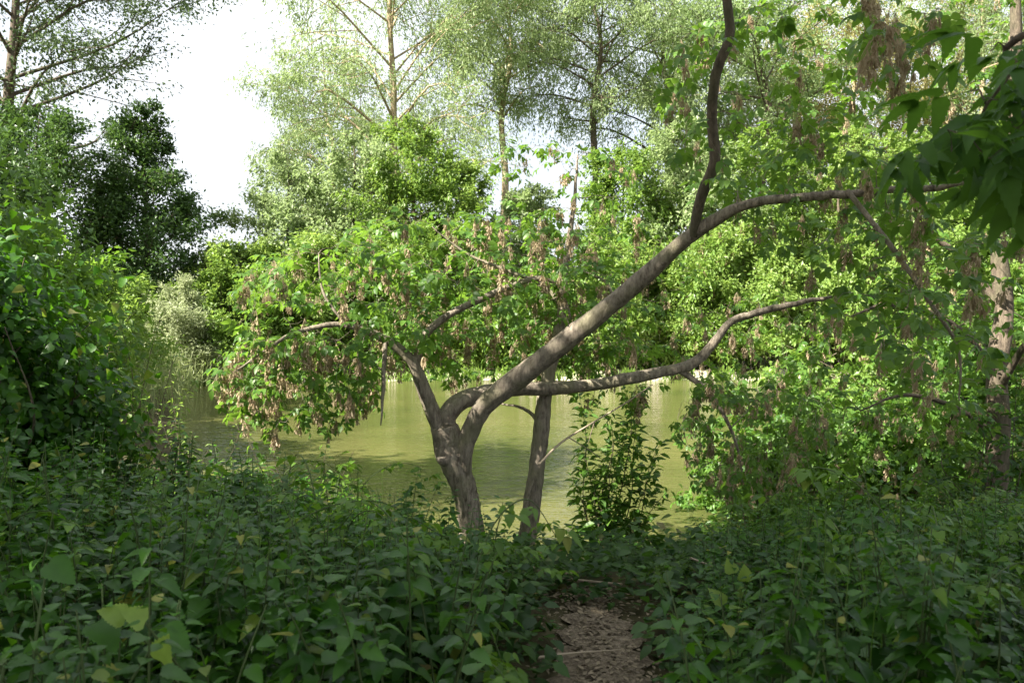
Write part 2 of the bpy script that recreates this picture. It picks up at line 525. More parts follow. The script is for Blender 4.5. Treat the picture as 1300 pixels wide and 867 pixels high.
def make_tree(name, label, cat, base, h, r, cb=.3, kind='round', leaf=None, tm=FAR, bark=None, limbs=22, secs=8, per=70, size=.14, tr=None,
              up=.5, weep=0.0, lean=(0, 0), group=None, seeds=0, sig=.16, multi=1, wob=.03, seed_scale=.3, crown_name='crown'):
    x, y = base
    z = float(gz(x, y)) - .06
    B = np.array([x, y, z])
    root = thing(name, label, cat, B, group)
    tr = tr or h * .016
    tb, cbuf = Buf(), Buf()
    cents, dirs, lens = [], [], []
    for q in range(multi):
        k = 8
        T = np.linspace(0, 1, k)[:, None]
        a = rng.uniform(0, 2 * PI) if multi > 1 else 0
        sp = r * .45 if multi > 1 else 0
        hh = h * (rng.uniform(.75, 1) if multi > 1 else 1)
        path = B + np.array([lean[0] + sp * math.cos(a), lean[1] + sp * math.sin(a), 0]) * T + np.array([0, 0, hh]) * T
        path[1:, :2] += rng.normal(0, wob * h * .4, (k - 1, 2)) * T[1:] ** .5
        rad = tr * (1 - T[:, 0]) ** .75 / (multi ** .5) + .008
        rad[0] *= 1.35
        Ps, Rs = smooth_path(path, rad, 3)
        tube(tb, Ps, Rs, 8 if h > 8 else 6, .04)
        nl = max(3, limbs // multi)
        for i in range(nl):
            tt = (i + rng.uniform(0, 1)) / nl
            t = cb + (1 - cb) * tt * .97
            j = t * (len(Ps) - 1); j0 = int(j)
            p0 = Ps[j0] + (Ps[min(j0 + 1, len(Ps) - 1)] - Ps[j0]) * (j - j0)
            az = i * 2.39996 + rng.normal(0, .35) + q * 1.3
            L = r * float(prof(kind, np.array(tt))) * rng.uniform(.7, 1.12)
            el = up * rng.uniform(.5, 1.4)
            d = np.array([math.cos(az) * math.cos(el), math.sin(az) * math.cos(el), math.sin(el)])
            m = p0 + d * L * .55 + rng.normal(0, .05 * L, 3)
            e = p0 + d * L + np.array([0, 0, -weep * L * .35]) + rng.normal(0, .07 * L, 3)
            lp, lr = smooth_path([p0, m, e], [max(.008, Rs[j0] * .42), max(.006, Rs[j0] * .26), .005], 3)
            tube(tb, lp, lr, 5)
            for s in range(secs):
                u = rng.uniform(.22, 1.0)
                jj = u * (len(lp) - 1); k0 = min(int(jj), len(lp) - 2)
                sp0 = lp[k0] + (lp[k0 + 1] - lp[k0]) * (jj - k0)
                sd = nrm(d * .7 + rng.normal(0, .62, 3) + np.array([0, 0, .12 - weep * .3]))
                SL = (.28 + .3 * (1 - u)) * L * rng.uniform(.6, 1.3) + .15
                se = sp0 + sd * SL
                if s % 2 == 0:
                    tube(tb, np.array([sp0, (sp0 + se) / 2 + rng.normal(0, .04 * SL, 3), se]), np.array([.012, .008, .004]) * (h / 10 + .3), 3, cap=False)
                cents.append((sp0, se)); dirs.append(sd); lens.append(SL)
    A = np.array([c[0] for c in cents]); E = np.array([c[1] for c in cents]); LN = np.array(lens); D = np.array(dirs)
    cnt = np.maximum(4, (per * (LN / LN.mean()) ** 1.3 * rng.uniform(.2, 1.9, len(LN))).astype(int))
    idx = np.repeat(np.arange(len(LN)), cnt)
    n = len(idx)
    u = rng.uniform(.12, 1.12, n)
    P = A[idx] + (E - A)[idx] * u[:, None] + rng.normal(0, 1, (n, 3)) * (sig * LN[idx])[:, None] * np.array([1, 1, .75])
    if weep:
        P[:, 2] -= rng.exponential(weep * .55, n)
    P[:, 2] = np.maximum(P[:, 2], gz(P[:, 0], P[:, 1]) * 0 + max(WATER + .08, -5) )
    dv = D[idx] * .6 + rng.normal(0, .6, (n, 3)) + np.array([0, 0, -.25 - weep])
    uv = np.array([0, 0, 1.0]) + rng.normal(0, .55, (n, 3)) + nrm(P - (B + np.array([0, 0, h * .6]))) * .35
    scatter(cbuf, tm, P, frames(dv, uv), size * rng.uniform(.65, 1.35, n))
    tb.build('trunk', bark or B_dark, root)
    cbuf.build(crown_name, leaf, root, smooth=False)
    if seeds:
        sb = Buf()
        pick = rng.integers(0, len(LN), seeds)
        ps = A[pick] + (E - A)[pick] * rng.uniform(.4, 1.05, seeds)[:, None] - np.array([0, 0, .05])
        ps[:, 2] = np.maximum(ps[:, 2], WATER + .5)
        az = rng.uniform(0, 2 * PI, seeds)
        for v in range(3):
            k = np.arange(seeds) % 3 == v
            M = frames(np.c_[np.cos(az[k]), np.sin(az[k]), 0 * az[k]], np.tile([0, 0, 1.0], (k.sum(), 1)))
            scatter(sb, BUNCH[v], ps[k], M, seed_scale * rng.uniform(.7, 1.4, k.sum()))
        tag(sb.build('seed_sprays', M_seed, root, smooth=False), kind='stuff')
    return root


def px_base(px, d):
    return ((px - CX) / FPX * d, d)


# tall trees beyond the far bank
G1 = 'tall trees standing behind the far bank'
tall = [
    # px, depth, h, r, crown base, kind, leaf, tm, size, label, limbs, weep, lean, bark
    (517, 37, 23, 5.6, .22, 'column', L_willow, WIL, .19, 'tall pale willow whose light brown trunk stands bare against the sky beside the bright gap', 40, .5, (-1.4, 0), B_pale),
    (640, 40, 22, 4.0, .55, 'column', L_willow, WIL, .19, 'tall pale green willow behind the fork of the leaning tree', 34, .6, (.3, 0), B_pale),
    (745, 39, 22, 4.4, .52, 'column', L_willow, WIL, .19, 'feathery willow hanging over the white gaps in the far treeline', 34, .7, (.6, 0), B_dark),
    (850, 41, 23, 5.0, .28, 'column', L_willow, WIL, .19, 'mid green willow with a dark sideways limb behind the long diagonal limb', 38, .5, (0, 0), B_dark),
    (960, 39, 22, 4.6, .30, 'column', L_poplar, FAR, .15, 'tall grey green poplar behind the dark upright branch', 34, .1, (.4, 0), B_dark),
    (1080, 47, 21, 4.6, .25, 'column', L_yellow, FAR, .16, 'yellowing tree behind the hanging seed bunches at the top', 34, .2, (0, 0), B_pale),
    (1165, 49, 22, 4.4, .22, 'column', L_yellow, WIL, .19, 'straw coloured tree showing pale between the maple leaves', 34, .4, (.5, 0), B_pale),
    (1245, 43, 24, 4.4, .28, 'column', L_poplar, FAR, .15, 'slim pale trunked poplar behind the big dark leaves', 34, .1, (-.6, 0), B_pale),
    (425, 52, 19, 4.6, .25, 'column', L_willow, WIL, .21, 'pale willow at the back beside the white sky gap', 34, .5, (0, 0), B_pale),
    (905, 54, 22, 5.0, .25, 'column', L_willow, WIL, .21, 'back row willow behind the dark upright branch', 34, .5, (0, 0), B_dark),
    (1020, 56, 22, 5.0, .2, 'column', L_yellow, WIL, .21, 'back row tree with the palest yellow leaves', 34, .3, (0, 0), B_dark),
    (1300, 55, 23, 5.2, .2, 'column', L_poplar, FAR, .17, 'back row tree behind the slim pale trunked poplar', 34, .1, (0, 0), B_dark),
    (1350, 39, 22, 4.6, .22, 'column', L_willow, WIL, .19, 'willow at the far end of the treeline behind the shaded maple', 34, .5, (0, 0), B_dark),
]
for (px, d, h, r, cb, kd, lf, tm, sz, lab, nl, wp, ln, bk) in tall:
    make_tree('willow_tree' if tm is WIL else 'poplar_tree', lab, 'tree', px_base(px, d + (6 if d < 50 else 0)), h * (1.1 if d < 50 else 1), r * (1.15 if d < 50 else 1), cb, kd, lf, tm, bk, limbs=nl, secs=11, per=84, size=sz * 1.15, tr=.30, up=.55, weep=wp, lean=ln, group=G1, sig=.12)

# low maples along the far waterline
G2 = 'low maples along the far waterline'
low = [
    (330, 33.5, 6.2, 2.6, L_fresh, 'bright yellow green young maple next to the pale bush across the water'),
    (405, 34, 7.2, 2.8, L_fresh, 'sunny green maple behind the leftmost drooping branch of the leaning tree'),
    (485, 33.6, 7.0, 2.8, L_bank, 'far bank maple below the bare willow trunk'),
    (565, 34.2, 7.0, 2.7, L_bank, 'seed hung maple right above the fork of the leaning tree'),
    (645, 33.6, 3.4, 2.0, L_bank, 'low far bank maple under the first white gap in the treeline'),
    (752, 34.4, 5.0, 2.4, L_bank, 'low maple with tan seeds under the widest white gap in the treeline'),
    (805, 33.6, 6.4, 2.7, L_fresh, 'bright maple across the water behind the horizontal limb'),
    (885, 34.2, 7.2, 2.9, L_bank, 'maple across the water behind the elbow of the long diagonal limb'),
    (965, 33.6, 6.8, 2.7, L_fresh, 'lime green maple behind the upturned end of the horizontal limb'),
    (1045, 34.2, 7.4, 2.8, L_fresh, 'sunlit maple behind the drooping seed curtain'),
    (1130, 33.6, 7.0, 2.8, L_fresh, 'yellow green maple behind the thin descending branch'),
    (1215, 34.2, 7.4, 2.9, L_bank, 'far bank maple behind the thick brown trunk of the shaded maple'),
    (1300, 33.6, 7.0, 2.8, L_fresh, 'last bright maple of the far bank row next to the big dark leaves'),
]
for (px, d, h, r, lf, lab) in low:
    make_tree('bank_maple', lab, 'tree', px_base(px, d + 1.2), h, r, .05, 'bush', lf, FAR, B_dark, limbs=34, secs=9, per=105, size=.19, tr=.11, up=.35, weep=.25, group=G2, seeds=120, multi=3, sig=.2, seed_scale=.42)

# leafy bushes standing in the shallows on the right
for (px, d, h, r, sd, lf, lab) in [
    (985, 10.2, 2.7, 1.0, 40, L_maple, 'bush in the shallows left of the shaded maple'),
    (1085, 10.6, 3.3, 1.2, 60, L_bank, 'sunny seed hung bush at the water right of the drooping curtain'),
    (1175, 9.8, 3.2, 1.2, 50, L_maple, 'dense bush just left of the thick brown trunk'),
    (1310, 9.4, 3.6, 1.4, 50, L_maple, 'dense bush behind the thick brown trunk'),
    (1220, 12.5, 3.6, 1.5, 50, L_bank, 'bright bush farther out behind the thick brown trunk'),
]:
    make_tree('water_bush', lab, 'bush', px_base(px, d), h, r, .12, 'bush', lf, COMP[0], B_dark, limbs=24, secs=7, per=14, size=.17, tr=.05, up=.6, weep=.25, multi=3, seeds=sd, group='bushes in the shallows on the right', sig=.2, seed_scale=.19, crown_name='foliage')

G4 = 'mid height trees between the far bank maples and the tall willows'
for (px, d, h, r, lf, lab) in [
    (668, 41, 9.0, 2.2, L_willow, 'mid height pale tree behind the widest white gap in the treeline'),
    (365, 37.5, 9.6, 2.7, L_willow, 'mid height pale tree at the right edge of the bright sky gap'),
    (450, 38, 11.0, 2.9, L_willow, 'mid height tree left of the bare pale willow trunk'),
    (525, 37.5, 11.5, 2.6, L_bank, 'mid height tree right of the bare pale willow trunk'),
    (582, 39, 10.0, 2.2, L_fresh, 'mid height tree just left of the white gap in the treeline'),
    (790, 38, 10.2, 2.6, L_bank, 'mid height tree just right of the white gap in the treeline'),
    (870, 37.5, 11.5, 2.9, L_willow, 'mid height tree behind the foot of the dark upright branch'),
    (960, 38, 11.0, 2.8, L_bank, 'mid height tree right of the dark upright branch'),
    (1060, 37.5, 11.0, 2.9, L_fresh, 'mid height tree under the palest yellow leaves'),
    (1160, 38, 11.0, 2.9, L_fresh, 'mid height tree left of the big dark corner leaves'),
    (1260, 37.5, 11.5, 2.9, L_bank, 'mid height tree behind the big dark corner leaves'),
]:
    make_tree('bank_tree', lab, 'tree', px_base(px, d - .6), h, r, .25, 'round', lf, FAR, B_dark, limbs=30, secs=9, per=54, size=.19, tr=.13, up=.5, weep=.2, group=G4, sig=.14)

# left bank
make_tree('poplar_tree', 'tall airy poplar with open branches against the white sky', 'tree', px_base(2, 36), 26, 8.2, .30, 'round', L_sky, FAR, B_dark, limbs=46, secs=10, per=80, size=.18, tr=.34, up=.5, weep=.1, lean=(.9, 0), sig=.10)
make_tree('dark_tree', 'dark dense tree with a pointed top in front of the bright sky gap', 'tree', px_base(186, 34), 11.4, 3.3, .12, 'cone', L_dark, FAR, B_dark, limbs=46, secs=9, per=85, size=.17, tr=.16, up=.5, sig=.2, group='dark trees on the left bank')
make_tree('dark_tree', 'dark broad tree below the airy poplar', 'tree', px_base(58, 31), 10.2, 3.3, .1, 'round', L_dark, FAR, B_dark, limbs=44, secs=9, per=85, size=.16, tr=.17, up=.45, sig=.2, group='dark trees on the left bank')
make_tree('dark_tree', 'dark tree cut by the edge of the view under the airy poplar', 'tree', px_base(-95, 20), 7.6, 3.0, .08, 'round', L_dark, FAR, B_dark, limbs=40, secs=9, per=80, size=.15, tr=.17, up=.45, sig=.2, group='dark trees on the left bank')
G3 = 'bushes along the left bank'
for (px, d, h, r, lf, lab) in [
    (285, 31, 5.4, 2.2, L_bank, 'sunny bush right of the dark pointed tree'),
    (190, 31, 3.8, 1.9, L_bank, 'green bush under the dark pointed tree'),
    (118, 25, 3.8, 1.9, L_bank, 'rounded green bush left of the reeds'),
    (75, 20, 3.4, 1.9, L_bank, 'green bush under the dark broad tree'),
    (20, 16.5, 3.4, 1.8, L_dark, 'shadowy bush behind the bank of ivy leaves'),
    (72, 15, 2.2, 1.2, L_bank, 'low bush at the near end of the reeds'),
    (-40, 13, 3.2, 1.8, L_maple, 'leafy bush half out of view behind the ivy bank'),
]:
    make_tree('bush', lab, 'bush', px_base(px, d), h, r, .04, 'bush', lf, FAR, B_dark, limbs=26, secs=8, per=75, size=.16 if d > 18 else .14, tr=.06, up=.6, multi=3, group=G3, sig=.22, crown_name='foliage')
make_tree('pale_bush', 'whitish sunlit bush at the waterline beside the reeds', 'bush', px_base(240, 29.3), 3.4, 1.5, .03, 'bush', L_pale, WIL, B_dark, limbs=22, secs=8, per=70, size=.15, tr=.05, up=.8, multi=2, sig=.22, crown_name='foliage')

# distant wood seen through the trunks
b = Buf()
n = 42000
cx_ = rng.uniform(-75, 60, 260); cy_ = rng.uniform(58, 80, 260); cz_ = rng.uniform(0, 4.5, 260)
k = rng.integers(0, 260, n)
P = np.c_[cx_[k], cy_[k], cz_[k]] + rng.normal(0, 1, (n, 3)) * np.array([1.6, 1.6, 1.2])
P[:, 2] = np.abs(P[:, 2] + .5) - .5
scatter(b, FAR, P, frames(rng.normal(0, 1, (n, 3)), rng.normal(0, .6, (n, 3)) + np.array([0, 0, 1])), .42 * rng.uniform(.6, 1.3, n))
o = b.build('distant_wood', L_bank, smooth=False)
tag(o, 'hazy belt of green wood far behind the pond', 'wood', kind='stuff')


# ------------------------------------------------------------------ hand-laid trees
class Grown:
    """limbs laid out by hand; twigs grow from the nearest wood towards target points"""

    def __init__(s, name, label, base, bark, leaf, cat='tree'):
        s.root = thing(name, label, cat, base)
        s.bark, s.leaf = bark, leaf
        s.pool, s.rad = [], []
        s.twigs, s.leaves, s.seedpos = Buf(), Buf(), []

    def limb(s, pts, radii, name='limb', sides=12, lump=.05, k=6, label=None, bark=None):
        P, R = smooth_path(pts, radii, k)
        P = P + np.cumsum(rng.normal(0, .0035, P.shape), 0) * np.linspace(0, 1, len(P))[:, None]
        b = Buf(); tube(b, P, R, sides, lump)
        o = b.build(name, bark or s.bark, s.root)
        if label: o['label'] = label
        s.pool += list(P[len(P) // 5:]); s.rad += list(R[len(P) // 5:])
        return P, R

    def grow(s, region, n, tms, size, gap=.06, droop=.25, seeds=0.0, leafy=.65, along=None):
        x0, y0, x1, y1, d0, d1 = region
        t = rng.uniform(0, 1, (n * 2, 3))
        q = np.c_[(t[:, 0] - .5) * 2, (t[:, 1] - .5) * 2]
        t = t[(q ** 2).sum(1) < 1.15][:n]
        T = np.array([at(x0 + (x1 - x0) * a, y0 + (y1 - y0) * b_, d0 + (d1 - d0) * c) for a, b_, c in t])
        T = T[T[:, 2] > gz(T[:, 0], T[:, 1]) + .12]
        pool = np.array(s.pool)
        order = np.argsort([np.min(np.linalg.norm(pool - p, axis=1)) for p in T])
        LP, LD, LU = [], [], []
        for i in order:
            p = T[i]
            pool = np.array(s.pool)
            dd = np.linalg.norm(pool - p, axis=1) + np.where(pool[:, 2] < p[2] - 1.0, .4, 0)
            j = int(np.argmin(dd))
            a = pool[j]
            L = np.linalg.norm(p - a)
            if L < .05: continue
            mid = a + (p - a) * .5 + np.array([0, 0, droop * L * .6]) + rng.normal(0, .06 * L, 3)
            r0 = min(s.rad[j] * .75, .003 + .007 * L)
            P, R = smooth_path([a, a + (mid - a) * .5 + rng.normal(0, .03 * L, 3), mid, mid + (p - mid) * .55 + rng.normal(0, .04 * L, 3), p], [r0, r0 * .85, r0 * .65, max(.0022, r0 * .4), .0018], 3)
            tube(s.twigs, P, R, 5 if r0 > .008 else 4, cap=False)
            s.pool += list(P[4:]); s.rad += list(R[4:])
            seg = np.linalg.norm(np.diff(P, axis=0), axis=1); cum = np.r_[0, np.cumsum(seg)]
            m = max(2, int(cum[-1] * leafy / gap))
            us = cum[-1] * (1 - leafy * rng.uniform(0, 1, m)); us[0] = cum[-1]
            for kk, u in enumerate(us):
                c = np.array([np.interp(u, cum, P[:, w]) for w in range(3)])
                td = nrm(P[min(len(P) - 1, np.searchsorted(cum, u))] - P[max(0, np.searchsorted(cum, u) - 1)] + 1e-6)
                side = nrm(np.cross(td, [0, 0, 1]) + rng.normal(0, .25, 3)) * (1 if kk % 2 else -1)
                LP.append(c); LD.append(td * .6 + side * .9 + np.array([0, 0, rng.uniform(-.75, .25)])); LU.append(np.array([0, 0, 1.0]) + rng.normal(0, .38, 3))
            if rng.uniform() < seeds:
                for _ in range(rng.integers(1, 3)):
                    u = cum[-1] * rng.uniform(.4, 1)
                    s.seedpos.append(np.array([np.interp(u, cum, P[:, w]) for w in range(3)]))
        LP, LD, LU = np.array(LP), np.array(LD), np.array(LU)
        which = rng.integers(0, len(tms), len(LP))
        for v, tm in enumerate(tms):
            k = which == v
            scatter(s.leaves, tm, LP[k], frames(LD[k], LU[k]), size * rng.uniform(.6, 1.25, k.sum()))

    def finish(s, seed_size=.2, maxparts=95):
        s.twigs.build('twigs', s.bark, s.root)
        s.root.children[-1]['kind'] = 'stuff'
        s.leaves.build('crown', s.leaf, s.root, smooth=True)
        sp = s.seedpos
        if sp:
            rng.shuffle(sp)
            sp.sort(key=lambda p: p[1] // 1.5)
            metas = []
            for v in range(5):
                bb = Buf(); V, a, q = BUNCH[v]; bb.add(V, *( [f for f in (a, q) if len(f)] ))
                metas.append(bb.mesh('seed_cluster', M_seed, False))
            rest = Buf()
            for i, p in enumerate(sp):
                sc = seed_size * rng.uniform(.65, 1.3); az = rng.uniform(0, 2 * PI)
                if i < maxparts:
                    o = bpy.data.objects.new('seed_cluster', metas[i % 5]); COL.objects.link(o)
                    o.parent = s.root
                    o.location = Vector([float(c) for c in p]) - s.root.location
                    o.rotation_euler = (rng.normal(0, .12), rng.normal(0, .12), az); o.scale = (sc,) * 3
                else:
                    scatter(rest, BUNCH[i % 5], p[None], frames(np.array([[math.cos(az), math.sin(az), 0]]), np.array([[0, 0, 1.0]])), np.array([sc]))
            if len(sp) > maxparts:
                tag(rest.build('seed_sprays', M_seed, s.root, smooth=False), kind='stuff')


# --- the leaning maple
D0 = 6.6
gb = at(605, 745, D0 - .1); gb[2] = float(gz(gb[0], gb[1])) - .05
mt = Grown('leaning_maple', 'leaning multi-limbed maple with a twisted trunk forking low over the nettles by the water', gb, B_main, L_maple)
mt.limb([gb, at(601, 690, D0), at(597, 650, D0), at(590, 612, D0), at(577, 572, D0), at(572, 540, D0)], [.145, .112, .102, .106, .124, .115], 'trunk', 22, .03, k=12)
mt.limb([at(592, 625, D0), at(590, 575, D0 - .05), at(597, 548, D0 - .05), at(615, 515, D0 - .1), at(648, 488, D0 - .15), at(700, 448, D0 - .25), at(760, 402, D0 - .4), at(820, 352, D0 - .6), at(880, 297, D0 - .85),
         at(945, 258, D0 - 1.1), at(1010, 247, D0 - 1.3), at(1085, 240, D0 - 1.5), at(1180, 233, D0 - 1.75), at(1260, 218, D0 - 1.95)],
        [.05, .068, .078, .082, .087, .083, .074, .064, .052, .034, .03, .026, .021, .012], 'limb', 18, .04, k=10, label='long diagonal limb rising to the right')
mt.limb([at(574, 560, D0 + .02), at(566, 535, D0 + .02), at(580, 513, D0 + .05), at(610, 499, D0 + .15), at(655, 492, D0 + .3), at(700, 491, D0 + .35), at(760, 485, D0 + .4), at(820, 474, D0 + .4), at(870, 462, D0 + .4), at(893, 447, D0 + .4), at(925, 408, D0 + .4), at(965, 393, D0 + .4), at(1015, 380, D0 + .4), at(1058, 373, D0 + .4)],
        [.08, .088, .08, .072, .062, .057, .054, .051, .048, .04, .033, .031, .025, .012], 'limb', 16, .045, k=10, label='horizontal limb reaching over the water')
mt.limb([at(570, 575, D0), at(556, 540, D0 - .02), at(543, 508, D0 - .05), at(530, 472, D0 - .1), at(518, 452, D0 - .12), at(490, 432, D0 - .2), at(460, 418, D0 - .25), at(428, 412, D0 - .3), at(375, 424, D0 - .35), at(335, 445, D0 - .4), at(298, 470, D0 - .4)],
        [.062, .064, .06, .054, .045, .033, .027, .022, .017, .012, .006], 'limb', 14, .045, k=9, label='limb bending to the left')
mt.limb([at(527, 462, D0 - .1), at(540, 425, D0 - .05), at(572, 398, D0), at(615, 378, D0 + .05), at(655, 362, D0 + .1), at(695, 355, D0 + .1), at(715, 372, D0 + .1), at(728, 405, D0 + .1)],
        [.04, .034, .03, .028, .025, .022, .016, .008], 'limb', 9, .03, label='thin arched limb')
mt.limb([at(490, 430, D0 - .2), at(487, 470, D0 - .3), at(486, 505, D0 - .35), at(484, 545, D0 - .4)], [.02, .018, .014, .005], 'limb', 8, .03, label='hanging dead limb')
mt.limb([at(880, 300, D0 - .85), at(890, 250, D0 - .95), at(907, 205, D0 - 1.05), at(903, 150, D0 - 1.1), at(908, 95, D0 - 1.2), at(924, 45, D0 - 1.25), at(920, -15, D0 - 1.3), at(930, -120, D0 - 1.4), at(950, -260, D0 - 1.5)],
        [.035, .04, .038, .036, .034, .032, .03, .024, .01], 'limb', 10, .03, label='dark upright limb', bark=B_dark)  # darker bark than the other limbs: shade put into the colour
mt.limb([at(1075, 242, D0 - 1.5), at(1110, 285, D0 - 1.6), at(1150, 338, D0 - 1.65), at(1190, 395, D0 - 1.7), at(1215, 440, D0 - 1.7), at(1218, 520, D0 - 1.7)], [.018, .017, .016, .013, .009, .004], 'limb', 7, .03)
mt.limb([at(855, 466, D0 + .4), at(885, 485, D0 + .4), at(910, 510, D0 + .35), at(935, 560, D0 + .3), at(945, 610, D0 + .3)], [.03, .026, .02, .014, .006], 'limb', 7, .03)
mt.limb([at(690, 360, D0 + .1), at(640, 342, D0 + .2), at(590, 322, D0 + .3), at(548, 290, D0 + .3)], [.016, .014, .011, .005], 'limb', 6, .03)
mt.limb([at(735, 420, D0 - .35), at(775, 388, D0 - .2), at(770, 360, D0), at(740, 345, D0 + .2)], [.02, .017, .012, .006], 'limb', 6, .03)
mt.limb([at(440, 415, D0 - .3), at(410, 370, D0 - .3), at(400, 320, D0 - .2)], [.014, .011, .004], 'limb', 6, .03)
mt.limb([at(574, 588, D0 - .02), at(564, 584, D0 - .1), at(559, 583, D0 - .14)], [.05, .042, .028], 'stub', 10, .06)
# canopy, left and centre
mt.grow((300, 310, 570, 470, 5.9, 8.0), 252, COMP, .155, seeds=.3)
mt.grow((270, 420, 480, 545, 6.0, 7.4), 213, COMP, .145, droop=.5, seeds=.5)
mt.grow((420, 265, 780, 430, 6.2, 8.2), 343, COMP, .155, seeds=.25)
mt.grow((480, 370, 800, 480, 7.15, 8.8), 229, COMP, .145, seeds=.3)
mt.grow((660, 290, 880, 460, 7.1, 8.6), 175, COMP, .15, seeds=.2)
# canopy, right and above
mt.grow((840, 0, 1110, 250, 5.2, 7.2), 130, COMP, .17, seeds=0.22)
mt.grow((880, 130, 1200, 320, 5.1, 6.9), 109, COMP, .165, seeds=0.22)
mt.grow((1020, 190, 1300, 420, 4.6, 6.2), 116, COMP, .165, seeds=0.22)
mt.grow((1110, 300, 1290, 520, 4.2, 5.4), 47, COMP, .155, seeds=0.25)
mt.grow((1090, -40, 1200, 100, 3.6, 4.6), 31, COMP, .16, seeds=.7)
# drooping curtain from the horizontal limb
mt.grow((850, 370, 1060, 520, 7.1, 8.6), 81, COMP, .13, seeds=0.4, droop=.5)
mt.grow((860, 470, 1060, 625, 6.3, 7.8), 183, COMP, .13, seeds=0.4, droop=.7)
mt.finish(.17)

# --- the slender tree beside it
sb_ = at(664, 770, 6.9); sb_[2] = float(gz(sb_[0], sb_[1])) - .05
st = Grown('slender_maple', 'slender straight maple with a flaking trunk right of the leaning tree', sb_, B_main, L_maple)
st.limb([sb_, at(668, 700, 6.9), at(676, 640, 6.95), at(682, 590, 7.0), at(687, 545, 7.05), at(693, 495, 7.1), at(703, 450, 7.15), at(716, 405, 7.2), at(722, 350, 7.3), at(735, 260, 7.4), at(742, 190, 7.5)],
        [.096, .082, .076, .073, .071, .066, .056, .046, .036, .02, .007], 'trunk', 18, .055, k=10)
st.limb([at(686, 555, 7.05), at(680, 530, 7.1), at(662, 515, 7.2), at(632, 508, 7.3)], [.022, .02, .015, .006], 'limb', 7, .03, label='short curved bare limb')
st.limb([at(682, 600, 6.95), at(672, 625, 6.85), at(664, 655, 6.8), at(652, 690, 6.75)], [.014, .013, .012, .007], 'limb', 7, .03, label='thin dark bare limb')
st.limb([at(716, 400, 7.2), at(700, 372, 7.25), at(672, 358, 7.3), at(630, 350, 7.4)], [.022, .02, .014, .006], 'limb', 7, .03)
st.grow((600, 170, 820, 400, 6.8, 8.4), 106, COMP, .15, seeds=.25)
st.grow((720, 420, 840, 520, 7.2, 8.3), 48, COMP, .13, seeds=.3)
st.finish(.17, 40)

# --- shaded maple on the right
rb = at(1262, 660, 8.0); rb[2] = float(gz(rb[0], rb[1])) - .05
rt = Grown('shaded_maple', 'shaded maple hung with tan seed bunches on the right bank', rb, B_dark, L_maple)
rt.limb([rb, at(1264, 600, 8.0), at(1268, 540, 8.0), at(1266, 470, 8.0), at(1275, 390, 8.1), at(1268, 300, 8.2), at(1285, 180, 8.3), at(1290, 0, 8.5), at(1280, -250, 8.6)], [.14, .115, .105, .1, .09, .08, .07, .05, .015], 'trunk', 12, .05)
rt.limb([at(1266, 480, 8.0), at(1230, 430, 7.8), at(1190, 400, 7.6), at(1130, 385, 7.4), at(1080, 400, 7.3)], [.045, .038, .03, .02, .008], 'limb', 8, .04)
rt.limb([at(1274, 400, 8.1), at(1225, 330, 8.3), at(1160, 290, 8.4), at(1100, 290, 8.4)], [.04, .033, .024, .008], 'limb', 8, .04)
rt.limb([at(1266, 500, 8.0), at(1300, 440, 7.5), at(1340, 400, 7.0)], [.04, .03, .012], 'limb', 8, .04)
rt.limb([at(1270, 560, 8.0), at(1220, 520, 7.8), at(1150, 500, 7.6), at(1090, 520, 7.4)], [.035, .028, .018, .007], 'limb', 8, .04)
rt.grow((1010, 360, 1310, 560, 7.0, 9.0), 150, COMP, .15, seeds=0.3, droop=.5)
rt.grow((990, 500, 1310, 645, 7.0, 8.8), 181, COMP, .14, seeds=0.22, droop=.5)
rt.grow((1080, 180, 1340, 380, 7.6, 9.2), 68, COMP, .14, seeds=0.25)
rt.grow((1180, -150, 1420, 180, 7.6, 9.6), 68, COMP, .15, seeds=0.2)
rt.finish(.17)

# --- the near tree whose big leaves hang in from the right
nb = np.array([3.0, 1.0, float(gz(3.0, 1.0)) - .05])
BIG = [compound(5, 8, leaf_toothed(.19, 9, .35, .06)), compound(5, 9, leaf_toothed(.22, 8, .45, .08))]
nt_ = Grown('overhanging_tree', 'near tree hanging big dark leaves into the upper right corner', nb, B_dark, L_corner)
nt_.limb([nb, (3.0, 1.0, 1.2), (2.9, 1.1, 2.4), (2.7, 1.2, 4.0), (2.5, 1.3, 6.0), (2.3, 1.4, 8.5)], [.16, .14, .13, .11, .08, .02], 'trunk', 12, .05)
nt_.limb([(2.9, 1.1, 2.5), (2.4, 1.6, 2.75), at(1330, 30, 2.2), at(1280, 90, 2.3), at(1225, 170, 2.35)], [.035, .02, .011, .007, .003], 'limb', 8, .04)
nt_.grow((1185, 30, 1330, 215, 2.1, 2.7), 17, BIG, .24, gap=.09, droop=.3)
nt_.grow((1240, 50, 1400, 245, 2.0, 2.7), 20, BIG, .24, gap=.09, droop=.3)
nt_.finish()


